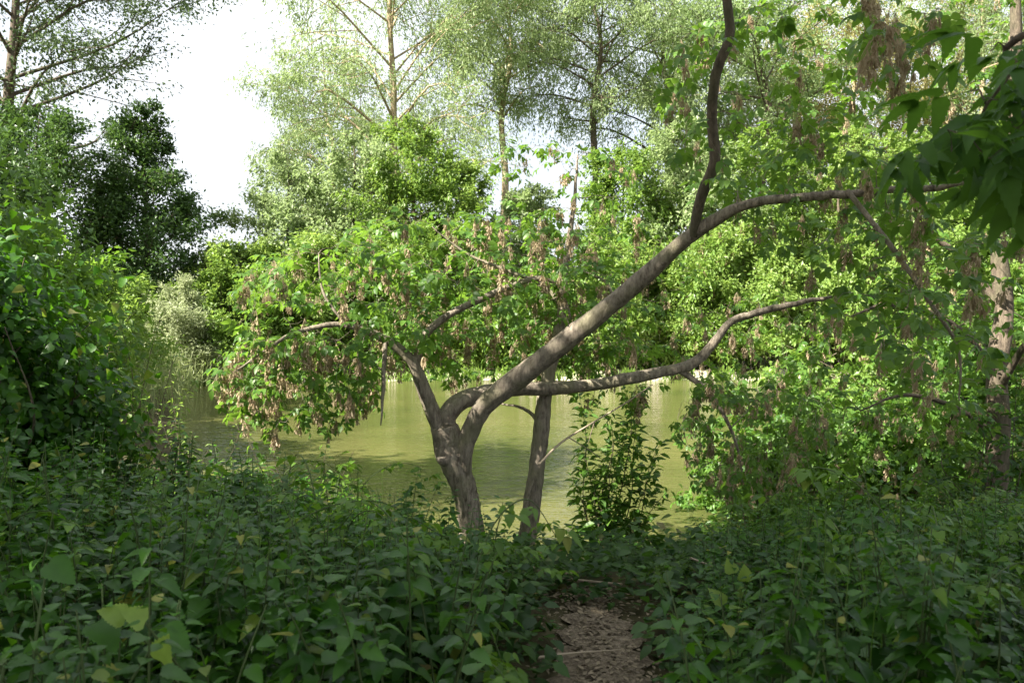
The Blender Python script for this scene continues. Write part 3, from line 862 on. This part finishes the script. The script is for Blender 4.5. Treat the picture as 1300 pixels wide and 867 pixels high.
# unseen trees added around the viewer to shade the foreground and thicket
for (x, y, h, r, ln, cb, per, lab) in [
        (-5.7, .3, 11.5, 2.9, (.2, .0), .42, 32, 'unseen leaning tree added for shade close beside the viewer'),
        (-8.2, -1.6, 11.5, 3.0, (.2, .1), .38, 46, 'unseen dense tree added for shade farther left of the viewer'),
        (-3.6, -.3, 11.5, 3.3, (.5, .0), .42, 30, 'unseen tree added for shade over the near end of the nettle bed'),
        (-10.2, 8.2, 10.0, 2.6, (0, 0), .4, 50, 'unseen tree added to shade the thicket on the near shore'),
        (-4.6, -4.6, 13, 4.0, (0, 0), .36, 75, 'unseen tall tree added for shade left of the path behind the viewer'),
        (5.2, -2.8, 13, 4.2, (0, 0), .36, 70, 'unseen tree added for shade right of the path behind the viewer')]:
    make_tree('shade_tree', lab, 'tree', (x, y), h, r, cb, 'round', L_maple, FAR, B_dark, limbs=34, secs=9, per=per, size=.21, tr=.17, up=.5, lean=ln, group='unseen shade trees added around the viewer', sig=.2)


# ------------------------------------------------------------------ bank plants
def nettle_variant(seed, hgt, nst, leaf_len=.061):
    r = np.random.default_rng(seed)
    stems, lb = [], Buf()
    lt = [leaf_toothed(.33, 7, .32, .09), leaf_toothed(.3, 7, .5, .12), leaf_toothed(.36, 7, .2, .06)]
    Ps, Ds, Us, Ss = [], [], [], []
    for q in range(nst):
        a = r.uniform(0, 2 * PI); L = hgt * r.uniform(.7, 1.08)
        o = np.array([math.cos(a), math.sin(a), 0]) * r.uniform(.02, .14)
        ln = np.array([math.cos(a), math.sin(a), 0]) * r.uniform(.06, .24) * L
        P, R = smooth_path([o, o + ln * .3 + (0, 0, L * .4), o + ln * .7 + (0, 0, L * .75), o + ln * 1.15 + (0, 0, L)], [.0045, .004, .003, .0015], 4)
        b = Buf(); tube(b, P, R, 5); stems.append(b)
        m = int(L / .043)
        az = r.uniform(0, PI)
        for i in range(m):
            t = .22 + .8 * (i + .5) / m
            if t > 1: break
            c = np.array([np.interp(t * (len(P) - 1), np.arange(len(P)), P[:, w]) for w in range(3)])
            az += PI / 2 + r.normal(0, .2)
            big = (1 - .72 * max(0, (t - .55) / .45) ** 1.3) * (.7 + .5 * min(1, t / .5))
            for sg in (0, PI):
                if r.uniform() < .08: continue
                d = np.array([math.cos(az + sg), math.sin(az + sg), r.uniform(-.35, .3) + max(0, t - .8) * 2.2])
                Ps.append(c + d * .022); Ds.append(d); Us.append(np.array([0, 0, 1.0]) + r.normal(0, .22, 3)); Ss.append(leaf_len * big * r.uniform(.8, 1.25))
    Ps, Ds, Us, Ss = map(np.array, (Ps, Ds, Us, Ss))
    w = r.integers(0, 3, len(Ps))
    for v in range(3):
        k = w == v
        scatter(lb, lt[v], Ps[k], frames(Ds[k], Us[k]), Ss[k])
    return [s.mesh('stem', M_stem) for s in stems], lb.mesh('foliage', L_nettle, True)


NET = [nettle_variant(100 + i, h, 5) for i, h in enumerate((.95, .8, 1.1, .7, .88, 1.0, .6, .78))]

NETT = [nettle_variant(200 + i, .95, 1, .1) for i in range(3)]


def plant(name, label, cat, group, var, x, y, sc, rz, tilt=(0, 0), dz=-.02):
    t = thing(name, label, cat, (x, y, float(gz(x, y)) + dz), group)
    t.rotation_euler = (tilt[0], tilt[1], rz); t.scale = (sc,) * 3
    for me in var[0]:
        o = bpy.data.objects.new('stem', me); COL.objects.link(o); o.parent = t
    o = bpy.data.objects.new('foliage', var[1]); COL.objects.link(o); o.parent = t
    return t


def path_x(y):
    return np.interp(y, [.2, 1.5, 2.6, 3.3, 3.8, 4.2, 4.6], [.04, .18, .31, .39, .43, .44, .42])


def pile(n, test, mind):
    pts = []
    tries = 0
    while len(pts) < n and tries < n * 400:
        tries += 1
        p = test()
        if p is None: continue
        if all((p[0] - q[0]) ** 2 + (p[1] - q[1]) ** 2 > mind ** 2 for q in pts): pts.append(p)
    return pts


def top_room(x, y):
    """height the bed reaches at this spot: it falls away towards the water and the path"""
    px = CX + x / y * FPX
    ty = np.interp(px, [-100, 0, 150, 300, 420, 500, 600, 690, 760, 850, 900, 1000, 1150, 1300, 1400], [510, 530, 552, 570, 592, 618, 668, 722, 765, 712, 648, 625, 622, 616, 610])
    return at(px, ty, y)[2] - float(gz(x, y))


def left_pt():
    y = rng.uniform(1.85, 7.6); x = rng.uniform(-.66 * y - .35, (.05 * y - .2) if y < 4.3 else .6)
    if y < 2.4 and abs(x) < 0.7: return None
    return (x, y) if pond_dist(x, y) > .7 else None


def right_pt():
    y = rng.uniform(2.0, 8.0); x = rng.uniform((.185 * y + .2) if y < 4.3 else .4, .66 * y + .35)
    return (x, y) if pond_dist(x, y) > .35 else None


HG = (.95, .8, 1.1, .7, .88, 1.0, .6, .78)
for pts, side in ((pile(172, left_pt, .17), 'left'), (pile(126, right_pt, .18), 'right')):
    for (x, y) in pts:
        room = top_room(x, y) * rng.uniform(.62, 1.1)
        if room < .16: continue
        i = int(rng.integers(0, 8))
        if rng.uniform() < .12: room *= 1.25
        plant('nettle', f'leafy dark green nettle in the bed {side} of the path', 'nettle', f'nettles {side} of the path', NET[i], x, y, float(np.clip(room / HG[i], .3, 1.2)), rng.uniform(0, 2 * PI), (rng.normal(0, .07), rng.normal(0, .07)))

for (px, py, d) in [(430, 572, 5.4), (425, 590, 5.0), (510, 570, 5.6), (490, 598, 5.2), (345, 560, 5.2), (310, 548, 5.0), (385, 585, 5.3), (560, 612, 5.5), (625, 640, 5.6), (225, 560, 4.6), (265, 575, 4.4), (1050, 622, 5.6), (1165, 618, 5.0), (1000, 628, 5.8), (915, 640, 6.0), (1250, 610, 5.2)]:
    q = at(px, py, d); room = q[2] - float(gz(q[0], q[1])); i = int(rng.integers(0, 8))
    plant('nettle', 'tall nettle stem standing up above the rest of the bed', 'nettle', 'tall nettles above the bed', NETT[i % 3], q[0], q[1], room / .95, rng.uniform(0, 2 * PI), (rng.normal(0, .03), rng.normal(0, .03)))

TRI = [compound(3, 30 + q, leaf_toothed(.36, 6, .3, .08)) for q in range(3)]


def bramble(x, y, sc):
    q = thing('bramble', 'arching bramble cane with three-part leaves among the nettles', 'bramble', on(x, y, -.02), 'brambles among the nettles')
    lb = Buf()
    for c in range(3):
        a = rng.uniform(0, 2 * PI); h = sc * rng.uniform(.5, 1.0); w = h * rng.uniform(.6, 1.2)
        b0 = np.array([x, y, float(gz(x, y)) - .02]); dr = np.array([math.cos(a), math.sin(a), 0])
        P, R = smooth_path([b0, b0 + dr * w * .25 + (0, 0, h * .8), b0 + dr * w * .65 + (0, 0, h), b0 + dr * w + (0, 0, h * .78)], [.004, .0035, .0025, .0015], 6)
        b = Buf(); tube(b, P, R, 5); b.build('cane', M_stem, q)
        k = rng.integers(5, len(P), 13)
        n = len(k); ang = rng.uniform(0, 2 * PI, n)
        scatter(lb, TRI[c], P[k], frames(np.c_[np.cos(ang), np.sin(ang), rng.uniform(-.3, .3, n)], np.array([0, 0, 1.]) + rng.normal(0, .25, (n, 3))), .12 * rng.uniform(.6, 1.25, n))
    lb.build('foliage', L_bramble, q)


for side, cnt in ((left_pt, 26), (right_pt, 24)):
    for (x, y) in pile(cnt, side, .4):
        room = top_room(x, y)
        if room > .2 and y > 2.5: bramble(x, y, min(1.1, room * 1.05))
gb2 = (np.array([(-.003, 0, 0), (.003, 0, 0), (.0028, .5, -.05), (-.0028, .5, -.05), (.0016, .85, -.24), (-.0016, .85, -.24), (0, 1, -.26)]), [(5, 4, 6)], [(0, 1, 2, 3), (3, 2, 4, 5)])
for side, cnt in ((left_pt, 9), (right_pt, 9)):
    for (x, y) in pile(cnt, side, .4):
        room = max(.2, top_room(x, y))
        q = thing('grass_tuft', 'tuft of thin arching grass blades between the nettles', 'grass', on(x, y, -.01), 'grass tufts between the nettles')
        n = 24; b = Buf()
        D = np.c_[rng.normal(0, .33, (n, 2)), np.ones(n)]
        scatter(b, gb2, on(x, y, -.01) + np.c_[rng.normal(0, .05, (n, 2)), np.zeros(n)], frames(D, nrm(np.c_[D[:, :2], .3 * np.ones(n)])), np.minimum(1.0, room * rng.uniform(.5, 1.15, n)))
        b.build('foliage', L_grass, q, smooth=False)

# low leaves between the nettles
b = Buf()
n = 52000
y = rng.uniform(1.0, 8.6, n); x = rng.uniform(-.75, .75, n) * (y + 1.0)
keep = (np.abs(x - np.interp(y, [.2, 1.5, 2.6, 3.3, 3.8, 4.2, 4.6], [.04, .18, .31, .39, .43, .44, .42])) > np.where(y < 4.2, .17 + .13 * rng.uniform(0, 1, n), 0)) & (pond_dist(x, y) > .1)
x, y = x[keep], y[keep]; n = len(x)
hgt = .38 * rng.beta(1.2, 2.2, n)
P = np.c_[x, y, gz(x, y) + hgt + .01]
dv = np.c_[rng.normal(0, 1, (n, 2)), rng.uniform(-.4, .35, n)]
scatter(b, leaf_mid(.36, .25, .06), P, frames(dv, np.array([0, 0, 1.0]) + rng.normal(0, .3, (n, 3))), .06 * rng.uniform(.4, 1.6, n))
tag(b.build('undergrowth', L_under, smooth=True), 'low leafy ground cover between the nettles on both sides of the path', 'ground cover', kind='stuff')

# fallen litter on the path
b = Buf()
n = 2800
y = rng.uniform(1.5, 4.6, n); x = path_x(y) + rng.normal(0, .16, n)
P = np.c_[x, y, gz(x, y) + .035 + .01 * rng.uniform(0, 1, n)]
scatter(b, leaf_mid(.25, -.1, .1), P, frames(np.c_[rng.normal(0, 1, (n, 2)), rng.normal(0, .12, n)], np.array([0, 0, 1.0]) + rng.normal(0, .3, (n, 3))), .026 * rng.uniform(.4, 1.5, n))
tag(b.build('leaf_litter', M_litter, smooth=True), 'dry brown leaf litter scattered on the earth path', 'leaf litter', kind='stuff')


def stick(label, pts, r0, mat=M_dry, name='fallen_stick', side=None):
    b = Buf()
    P, R = smooth_path(pts, np.linspace(r0, r0 * .4, len(pts)), 4)
    tube(b, P, R, 6, .08)
    if side:
        for (t, dv) in side:
            k = int(t * (len(P) - 1)); q = P[k]
            tube(b, np.array([q, q + np.array(dv) * .5 + (0, 0, .01), q + np.array(dv)]), np.array([r0 * .5, r0 * .4, r0 * .2]), 5)
    o = b.build(name, mat)
    tag(o, label, 'stick')
    return o


stick('pale crooked stick lying across the top of the path', [on(.1, 4.5, .16), on(.25, 4.46, .1), on(.4, 4.52, .08), on(.62, 4.44, .1)], .014, side=[(.4, (.12, -.1, .06))])
#, [on(.38, 3.9, .05), on(.5, 3.98, .05), on(.6, 3.94, .05)], .016)
stick('thin pale stick lying at the foot of the left nettles', [on(.1, 3.35, .14), on(.3, 3.5, .1), on(.5, 3.62, .06)], .007)
stick('thin twig lying at the edge of the right nettles', [on(.95, 4.2, .28), on(1.1, 4.25, .22), on(1.3, 4.2, .2)], .006)
stick('bare dead branch leaning past the slender trunk over the water', [at(684, 590, 6.5), at(712, 562, 6.7), at(755, 535, 6.9), at(800, 508, 7.1), at(828, 488, 7.2)], .011, name='dead_branch', side=[(.35, (.32, .1, -.22)), (.5, (-.05, .05, -.2)), (.75, (.2, .05, .12))])
stick('dark rotting log end among the left nettles', [on(-.85, 5.4, .3), on(-.55, 5.45, .27), on(-.3, 5.5, .2)], .035, B_dark, 'fallen_log')


# big-leaved plants, saplings, vines
def broad_plant(name, label, cat, base, leaves, leaf, lt=None, stemr=.006):
    t = thing(name, label, cat, base)
    for (tip, size, up) in leaves:
        tip = np.array(tip, float)
        base_ = np.array(base, float)
        mid = base_ + (tip - base_) * .55 + np.array([0, 0, .12 * np.linalg.norm(tip - base_)])
        P, R = smooth_path([base_, mid, tip], [stemr, stemr * .8, stemr * .5], 5)
        b = Buf(); tube(b, P, R, 5, cap=False); b.build('stem', M_stem, t)
        d = tip - mid; d = d / np.linalg.norm(d) + np.array([rng.normal(0, .2), rng.normal(0, .2), -.35])
        if name == 'burdock': d = np.array([.9, -.35 + rng.normal(0, .2), -.45])
        b = Buf(); scatter(b, lt or leaf_toothed(.48, 9, .3, .08), tip[None], frames(d[None], np.array([up], float)), np.array([size]))
        b.build('leaf', leaf, t)
    return t


g = on(-1.15, 1.75, 0)
broad_plant('burdock', 'broad pale backed burdock leaf arching over the nearest nettles', 'burdock', g, [(at(60, 715, 2.1), .09, (.1, -.5, 1)), (at(120, 790, 2.0), .1, (.3, -.2, 1)), (at(205, 800, 2.1), .1, (0, -.4, 1))], L_nettle)
g = on(1.02, 3.5, 0)
broad_plant('vine_seedling', 'lime green vine seedling glowing above the right edge of the path', 'seedling', g, [(at(930, 728, 3.5), .07, (0, -.8, .7)), (at(946, 738, 3.5), .075, (0, -.9, .5)), (at(918, 768, 3.45), .09, (0, -.5, 1)), (at(945, 765, 3.5), .085, (.2, -.5, 1))], L_lime)
g = on(-.72, 2.2, 0)
broad_plant('bramble', 'yellow green bramble shoot low in the left corner nettles', 'bramble', g, [(at(160, 785, 2.0), .07, (0, -.6, .8)), (at(185, 790, 2.0), .07, (.2, -.6, .8)), (at(205, 840, 2.0), .09, (0, -.7, .5))], L_lime)


def sapling(name, label, base, tips, size, leaf, gap=.05, r0=.008, tms=(MID,), group=None):
    t = thing(name, label, 'sapling', base, group)
    sbuf, lb = [], Buf()
    LP, LD, LU = [], [], []
    for tip in tips:
        b0 = np.array(base, float) + rng.normal(0, .06, 3) * (1, 1, 0); tip = np.array(tip, float)
        L = np.linalg.norm(tip - b0)
        P, R = smooth_path([b0, b0 + (tip - b0) * .4 + rng.normal(0, .04 * L, 3), b0 + (tip - b0) * .75 + rng.normal(0, .04 * L, 3), tip], [r0, r0 * .75, r0 * .5, r0 * .2], 5)
        b = Buf(); tube(b, P, R, 5)
        m = int(L / gap * .8)
        for i in range(m):
            u = .2 + .8 * i / m
            c = np.array([np.interp(u * (len(P) - 1), np.arange(len(P)), P[:, w]) for w in range(3)])
            a = i * 2.4 + rng.normal(0, .3); ll = rng.uniform(.05, .26) * (1.2 - u)
            dv = np.array([math.cos(a), math.sin(a), rng.uniform(-.1, .5)])
            e = c + dv * ll
            if ll > .08: tube(b, np.array([c, (c + e) / 2 + (0, 0, .01), e]), np.array([r0 * .3, r0 * .25, .001]), 3, cap=False)
            for s in range(max(1, int(ll / .045))):
                LP.append(c + dv * ll * rng.uniform(.25, 1)); LD.append(dv + rng.normal(0, .6, 3) + (0, 0, -.2)); LU.append(np.array([0, 0, 1.]) + rng.normal(0, .35, 3))
        b.build('stem', B_dark, t)
    LP, LD, LU = map(np.array, (LP, LD, LU))
    scatter(lb, tms[0], LP, frames(LD, LU), size * rng.uniform(.6, 1.3, len(LP)))
    lb.build('foliage', leaf, t, smooth=False)
    return t


sapling('sapling', 'thin twiggy sapling against the water left of the leaning tree', on(-4.2, 9.0, 0), [at(180, 385, 9), at(225, 430, 9.2), at(150, 400, 8.8), at(250, 480, 9), at(205, 400, 9.3)], .075, L_bank, .035)
sapling('sapling', 'small leafed sapling in front of the pale bush', on(-3.4, 8.2, 0), [at(245, 545, 8.2), at(215, 470, 8.3), at(300, 520, 8.4), at(190, 500, 8.1), at(270, 560, 8.2)], .06, L_bank, .04)
sapling('sapling', 'low sapling spreading over the near water edge', on(-2.0, 7.6, 0), [at(350, 560, 7.6), at(415, 560, 7.7), at(310, 545, 7.5), at(450, 570, 7.6)], .08, L_maple, .05)
sapling('sapling', 'bushy sapling in the water behind the slender trunk', on(1.0, 8.2, 0), [at(770, 520, 8.2), at(800, 540, 8.3), at(745, 560, 8.1), at(830, 590, 8.3), at(790, 480, 8.4), at(760, 600, 8.0), at(850, 620, 8.2), at(815, 500, 8.2), at(780, 560, 8.0), at(725, 600, 8.0), at(840, 560, 8.4), at(735, 500, 8.3)], .11, L_maple, .02)
sapling('sapling', 'shaded sapling right of the path under the seed curtain', on(2.5, 7.6, 0), [at(960, 560, 7.6), at(1000, 540, 7.7), at(1040, 580, 7.5), at(920, 590, 7.6)], .09, L_maple, .03)
sapling('sapling', 'dark sapling in front of the thick brown trunk', on(4.2, 6.9, 0), [at(1240, 520, 6.9), at(1290, 500, 6.8), at(1200, 560, 7), at(1270, 560, 6.6), at(1300, 580, 6.6), at(1180, 600, 6.8)], .09, L_under, .025)

# ivy-covered bank on the far left
def leaf_bank(name, label, cat, base, blobs, n, size, leaf, tm):
    t = thing(name, label, cat, base)
    lb, sb2 = Buf(), Buf()
    for (c, rad, w) in blobs:
        k = int(n * w)
        dv = nrm(rng.normal(0, 1, (k, 3)))
        rr = rng.uniform(.15, 1.2, k) ** .7
        cl = 1 + .4 * np.sin(dv[:, 0] * 7 + c[0] * 3) * np.cos(dv[:, 2] * 6 + dv[:, 1] * 5)
        P = np.array(c) + dv * np.array(rad) * (rr * cl)[:, None]
        ok = P[:, 2] > gz(P[:, 0], P[:, 1]) + .02
        P, dv = P[ok], dv[ok]
        D = dv * .5 + rng.normal(0, .6, P.shape) + (0, 0, -.5)
        scatter(lb, tm, P, frames(D, dv * .8 + (0, 0, .6) + rng.normal(0, .35, P.shape)), size * rng.uniform(.6, 1.35, len(P)))
        for _ in range(14):
            e = np.array(c) + nrm(rng.normal(0, 1, 3)) * np.array(rad) * .95
            s0 = np.array([c[0], c[1], float(gz(c[0], c[1]))])
            P2, R2 = smooth_path([s0, (s0 + e) / 2 + rng.normal(0, .1, 3), e], [.012, .008, .003], 5)
            tube(sb2, P2, R2, 4)
    sb2.build('stem', B_dark, t)
    lb.build('foliage', leaf, t, smooth=True)
    return t


HEART = leaf_toothed(.36, 6, .35, .08)
a1 = at(5, 520, 5.2)
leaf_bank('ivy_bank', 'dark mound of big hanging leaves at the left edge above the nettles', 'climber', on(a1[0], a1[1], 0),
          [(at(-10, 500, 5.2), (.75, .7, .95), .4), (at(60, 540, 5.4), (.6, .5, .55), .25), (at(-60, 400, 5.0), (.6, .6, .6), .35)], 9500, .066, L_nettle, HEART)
a1 = at(20, 340, 9.5)
leaf_bank('hop_thicket', 'shadowy thicket climbing behind the dark leaf mound', 'climber', on(a1[0], a1[1], 0),
          [(at(-10, 330, 9.5), (1.0, .9, 1.2), .4), (at(45, 420, 9.3), (.9, .8, 1.0), .3), (at(90, 470, 9.2), (.7, .7, .8), .3)], 5200, .13, L_maple, MID)

# reeds by the left bank
for i, (px, py, d, lab) in enumerate([(205, 405, 28.2, 'clump of tall pale reeds beside the whitish bush'), (160, 430, 24, 'reed clump nearer the viewer than the whitish bush'), (130, 440, 20, 'thin reed clump behind the twiggy sapling'), (228, 420, 29.6, 'farthest reed clump at the corner of the pond')]):
    p = at(px, py, d)
    t = thing('reed_clump', lab, 'reeds', on(p[0], p[1], -.05), 'reed clumps on the left bank')
    b = Buf()
    n = 420
    base = np.c_[p[0] + rng.normal(0, .8, n), p[1] + rng.normal(0, .9, n)]
    P = np.c_[base, gz(base[:, 0], base[:, 1])]
    hh = rng.uniform(.7, 1.7, n)
    blade = (np.array([(-.006, 0, 0), (.006, 0, 0), (.006, .5, .0), (-.006, .5, 0), (.004, .82, -.06), (-.004, .82, -.06), (0, 1, -.16)]), [(5, 4, 6)], [(0, 1, 2, 3), (3, 2, 4, 5)])
    D = np.c_[rng.normal(0, .16, (n, 2)), np.ones(n)]
    scatter(b, blade, P, frames(D, np.c_[rng.normal(0, 1, (n, 2)), np.zeros(n)]), hh)
    k = 500
    q = rng.integers(0, n, k)
    scatter(b, (np.array([(-.05, 0, 0), (.05, .4, 0), (0, 1, -.2)]), [(0, 1, 2)], []), P[q] + nrm(D[q]) * (hh[q] * rng.uniform(.4, .95, k))[:, None], frames(rng.normal(0, 1, (k, 3)) + (0, 0, .5), rng.normal(0, 1, (k, 3))), rng.uniform(.2, .45, k))
    b.build('foliage', L_reed, t, smooth=False)

# grass along the far waterline
S3, _ = smooth_path(np.c_[POND[4:10], np.zeros(6)], np.ones(6), 16)
n = 9000
f = rng.uniform(0, len(S3) - 1.01, n)
f = f + .8 * np.sin(f * 2.1); f = np.clip(f, 0, len(S3) - 1.01)
i0 = f.astype(int)
P = S3[i0] + (S3[i0 + 1] - S3[i0]) * (f - i0)[:, None] + np.c_[rng.normal(0, .15, n), np.abs(rng.normal(0, .5, n)), np.zeros(n)]
P[:, 2] = gz(P[:, 0], P[:, 1])
b = Buf()
D = np.c_[rng.normal(0, .5, (n, 2)), np.ones(n)]
scatter(b, (np.array([(-.05, 0, 0), (.05, 0, 0), (.03, .7, 0), (-.03, .7, 0), (0, 1, -.12)]), [(3, 2, 4)], [(0, 1, 2, 3)]), P, frames(D, np.c_[rng.normal(0, 1, (n, 2)), np.zeros(n)]), rng.uniform(.15, .55, n))
tag(b.build('shore_grass', L_bank, smooth=False), 'low grass fringing the pale far shore', 'grass', kind='stuff')

# ------------------------------------------------------------------ light
sv = nrm(np.array([-.72, -.40, .77]))
el, azs = math.asin(sv[2]), math.atan2(sv[0], sv[1])
sl = bpy.data.lights.new('sun', 'SUN'); sl.energy = 5.0; sl.angle = math.radians(.55); sl.color = (1, .94, .83)
so = bpy.data.objects.new('sun', sl); COL.objects.link(so)
so.rotation_euler = Vector([float(c) for c in sv]).to_track_quat('Z', 'Y').to_euler()
so.location = (-20, -6, 30)
W = bpy.data.worlds.new('World'); SC.world = W; W.use_nodes = True
nt = W.node_tree
bg = nt.nodes['Background']
sky = nt.nodes.new('ShaderNodeTexSky'); sky.sky_type = 'NISHITA'; sky.sun_disc = False
sky.sun_elevation = el; sky.sun_rotation = azs; sky.air_density = 1.0; sky.dust_density = 3.0
tc = nt.nodes.new('ShaderNodeTexCoord')
nz = nt.nodes.new('ShaderNodeTexNoise'); nz.inputs['Scale'].default_value = 2.2; nz.inputs['Detail'].default_value = 7
nt.links.new(tc.outputs['Generated'], nz.inputs['Vector'])
cr = ramp(nt, [(.3, (.45, .45, .45)), (.6, (.9, .9, .9))])
nt.links.new(nz.outputs['Fac'], cr.inputs['Fac'])
mx = nt.nodes.new('ShaderNodeMix'); mx.data_type = 'RGBA'
nt.links.new(cr.outputs['Color'], mx.inputs['Factor']); nt.links.new(sky.outputs['Color'], mx.inputs['A'])
mx.inputs['B'].default_value = (6.2, 6.4, 6.7, 1)
nt.links.new(mx.outputs['Result'], bg.inputs['Color'])
bg.inputs['Strength'].default_value = .052

# ------------------------------------------------------------------ camera and render
cd = bpy.data.cameras.new('camera'); cd.lens = 28.0; cd.sensor_width = 36.0; cd.clip_start = .05; cd.clip_end = 2000
co = bpy.data.objects.new('camera', cd); COL.objects.link(co)
co.location = Vector([float(c) for c in CAM]); co.rotation_euler = (PI / 2 - PITCH, 0, 0)
cd.dof.use_dof = True; cd.dof.focus_distance = 7.0; cd.dof.aperture_fstop = 5.0
SC.camera = co
SC.view_settings.view_transform = 'Standard'; SC.view_settings.look = 'None'
SC.view_settings.exposure = 2.15; SC.view_settings.gamma = 1.0
SC.view_settings.use_curve_mapping = False
SC.render.engine = 'CYCLES'
cy = SC.cycles
cy.max_bounces = 7; cy.diffuse_bounces = 4; cy.glossy_bounces = 3; cy.transmission_bounces = 3; cy.transparent_max_bounces = 4
cy.use_denoising = True
cy.caustics_reflective = False; cy.caustics_refractive = False
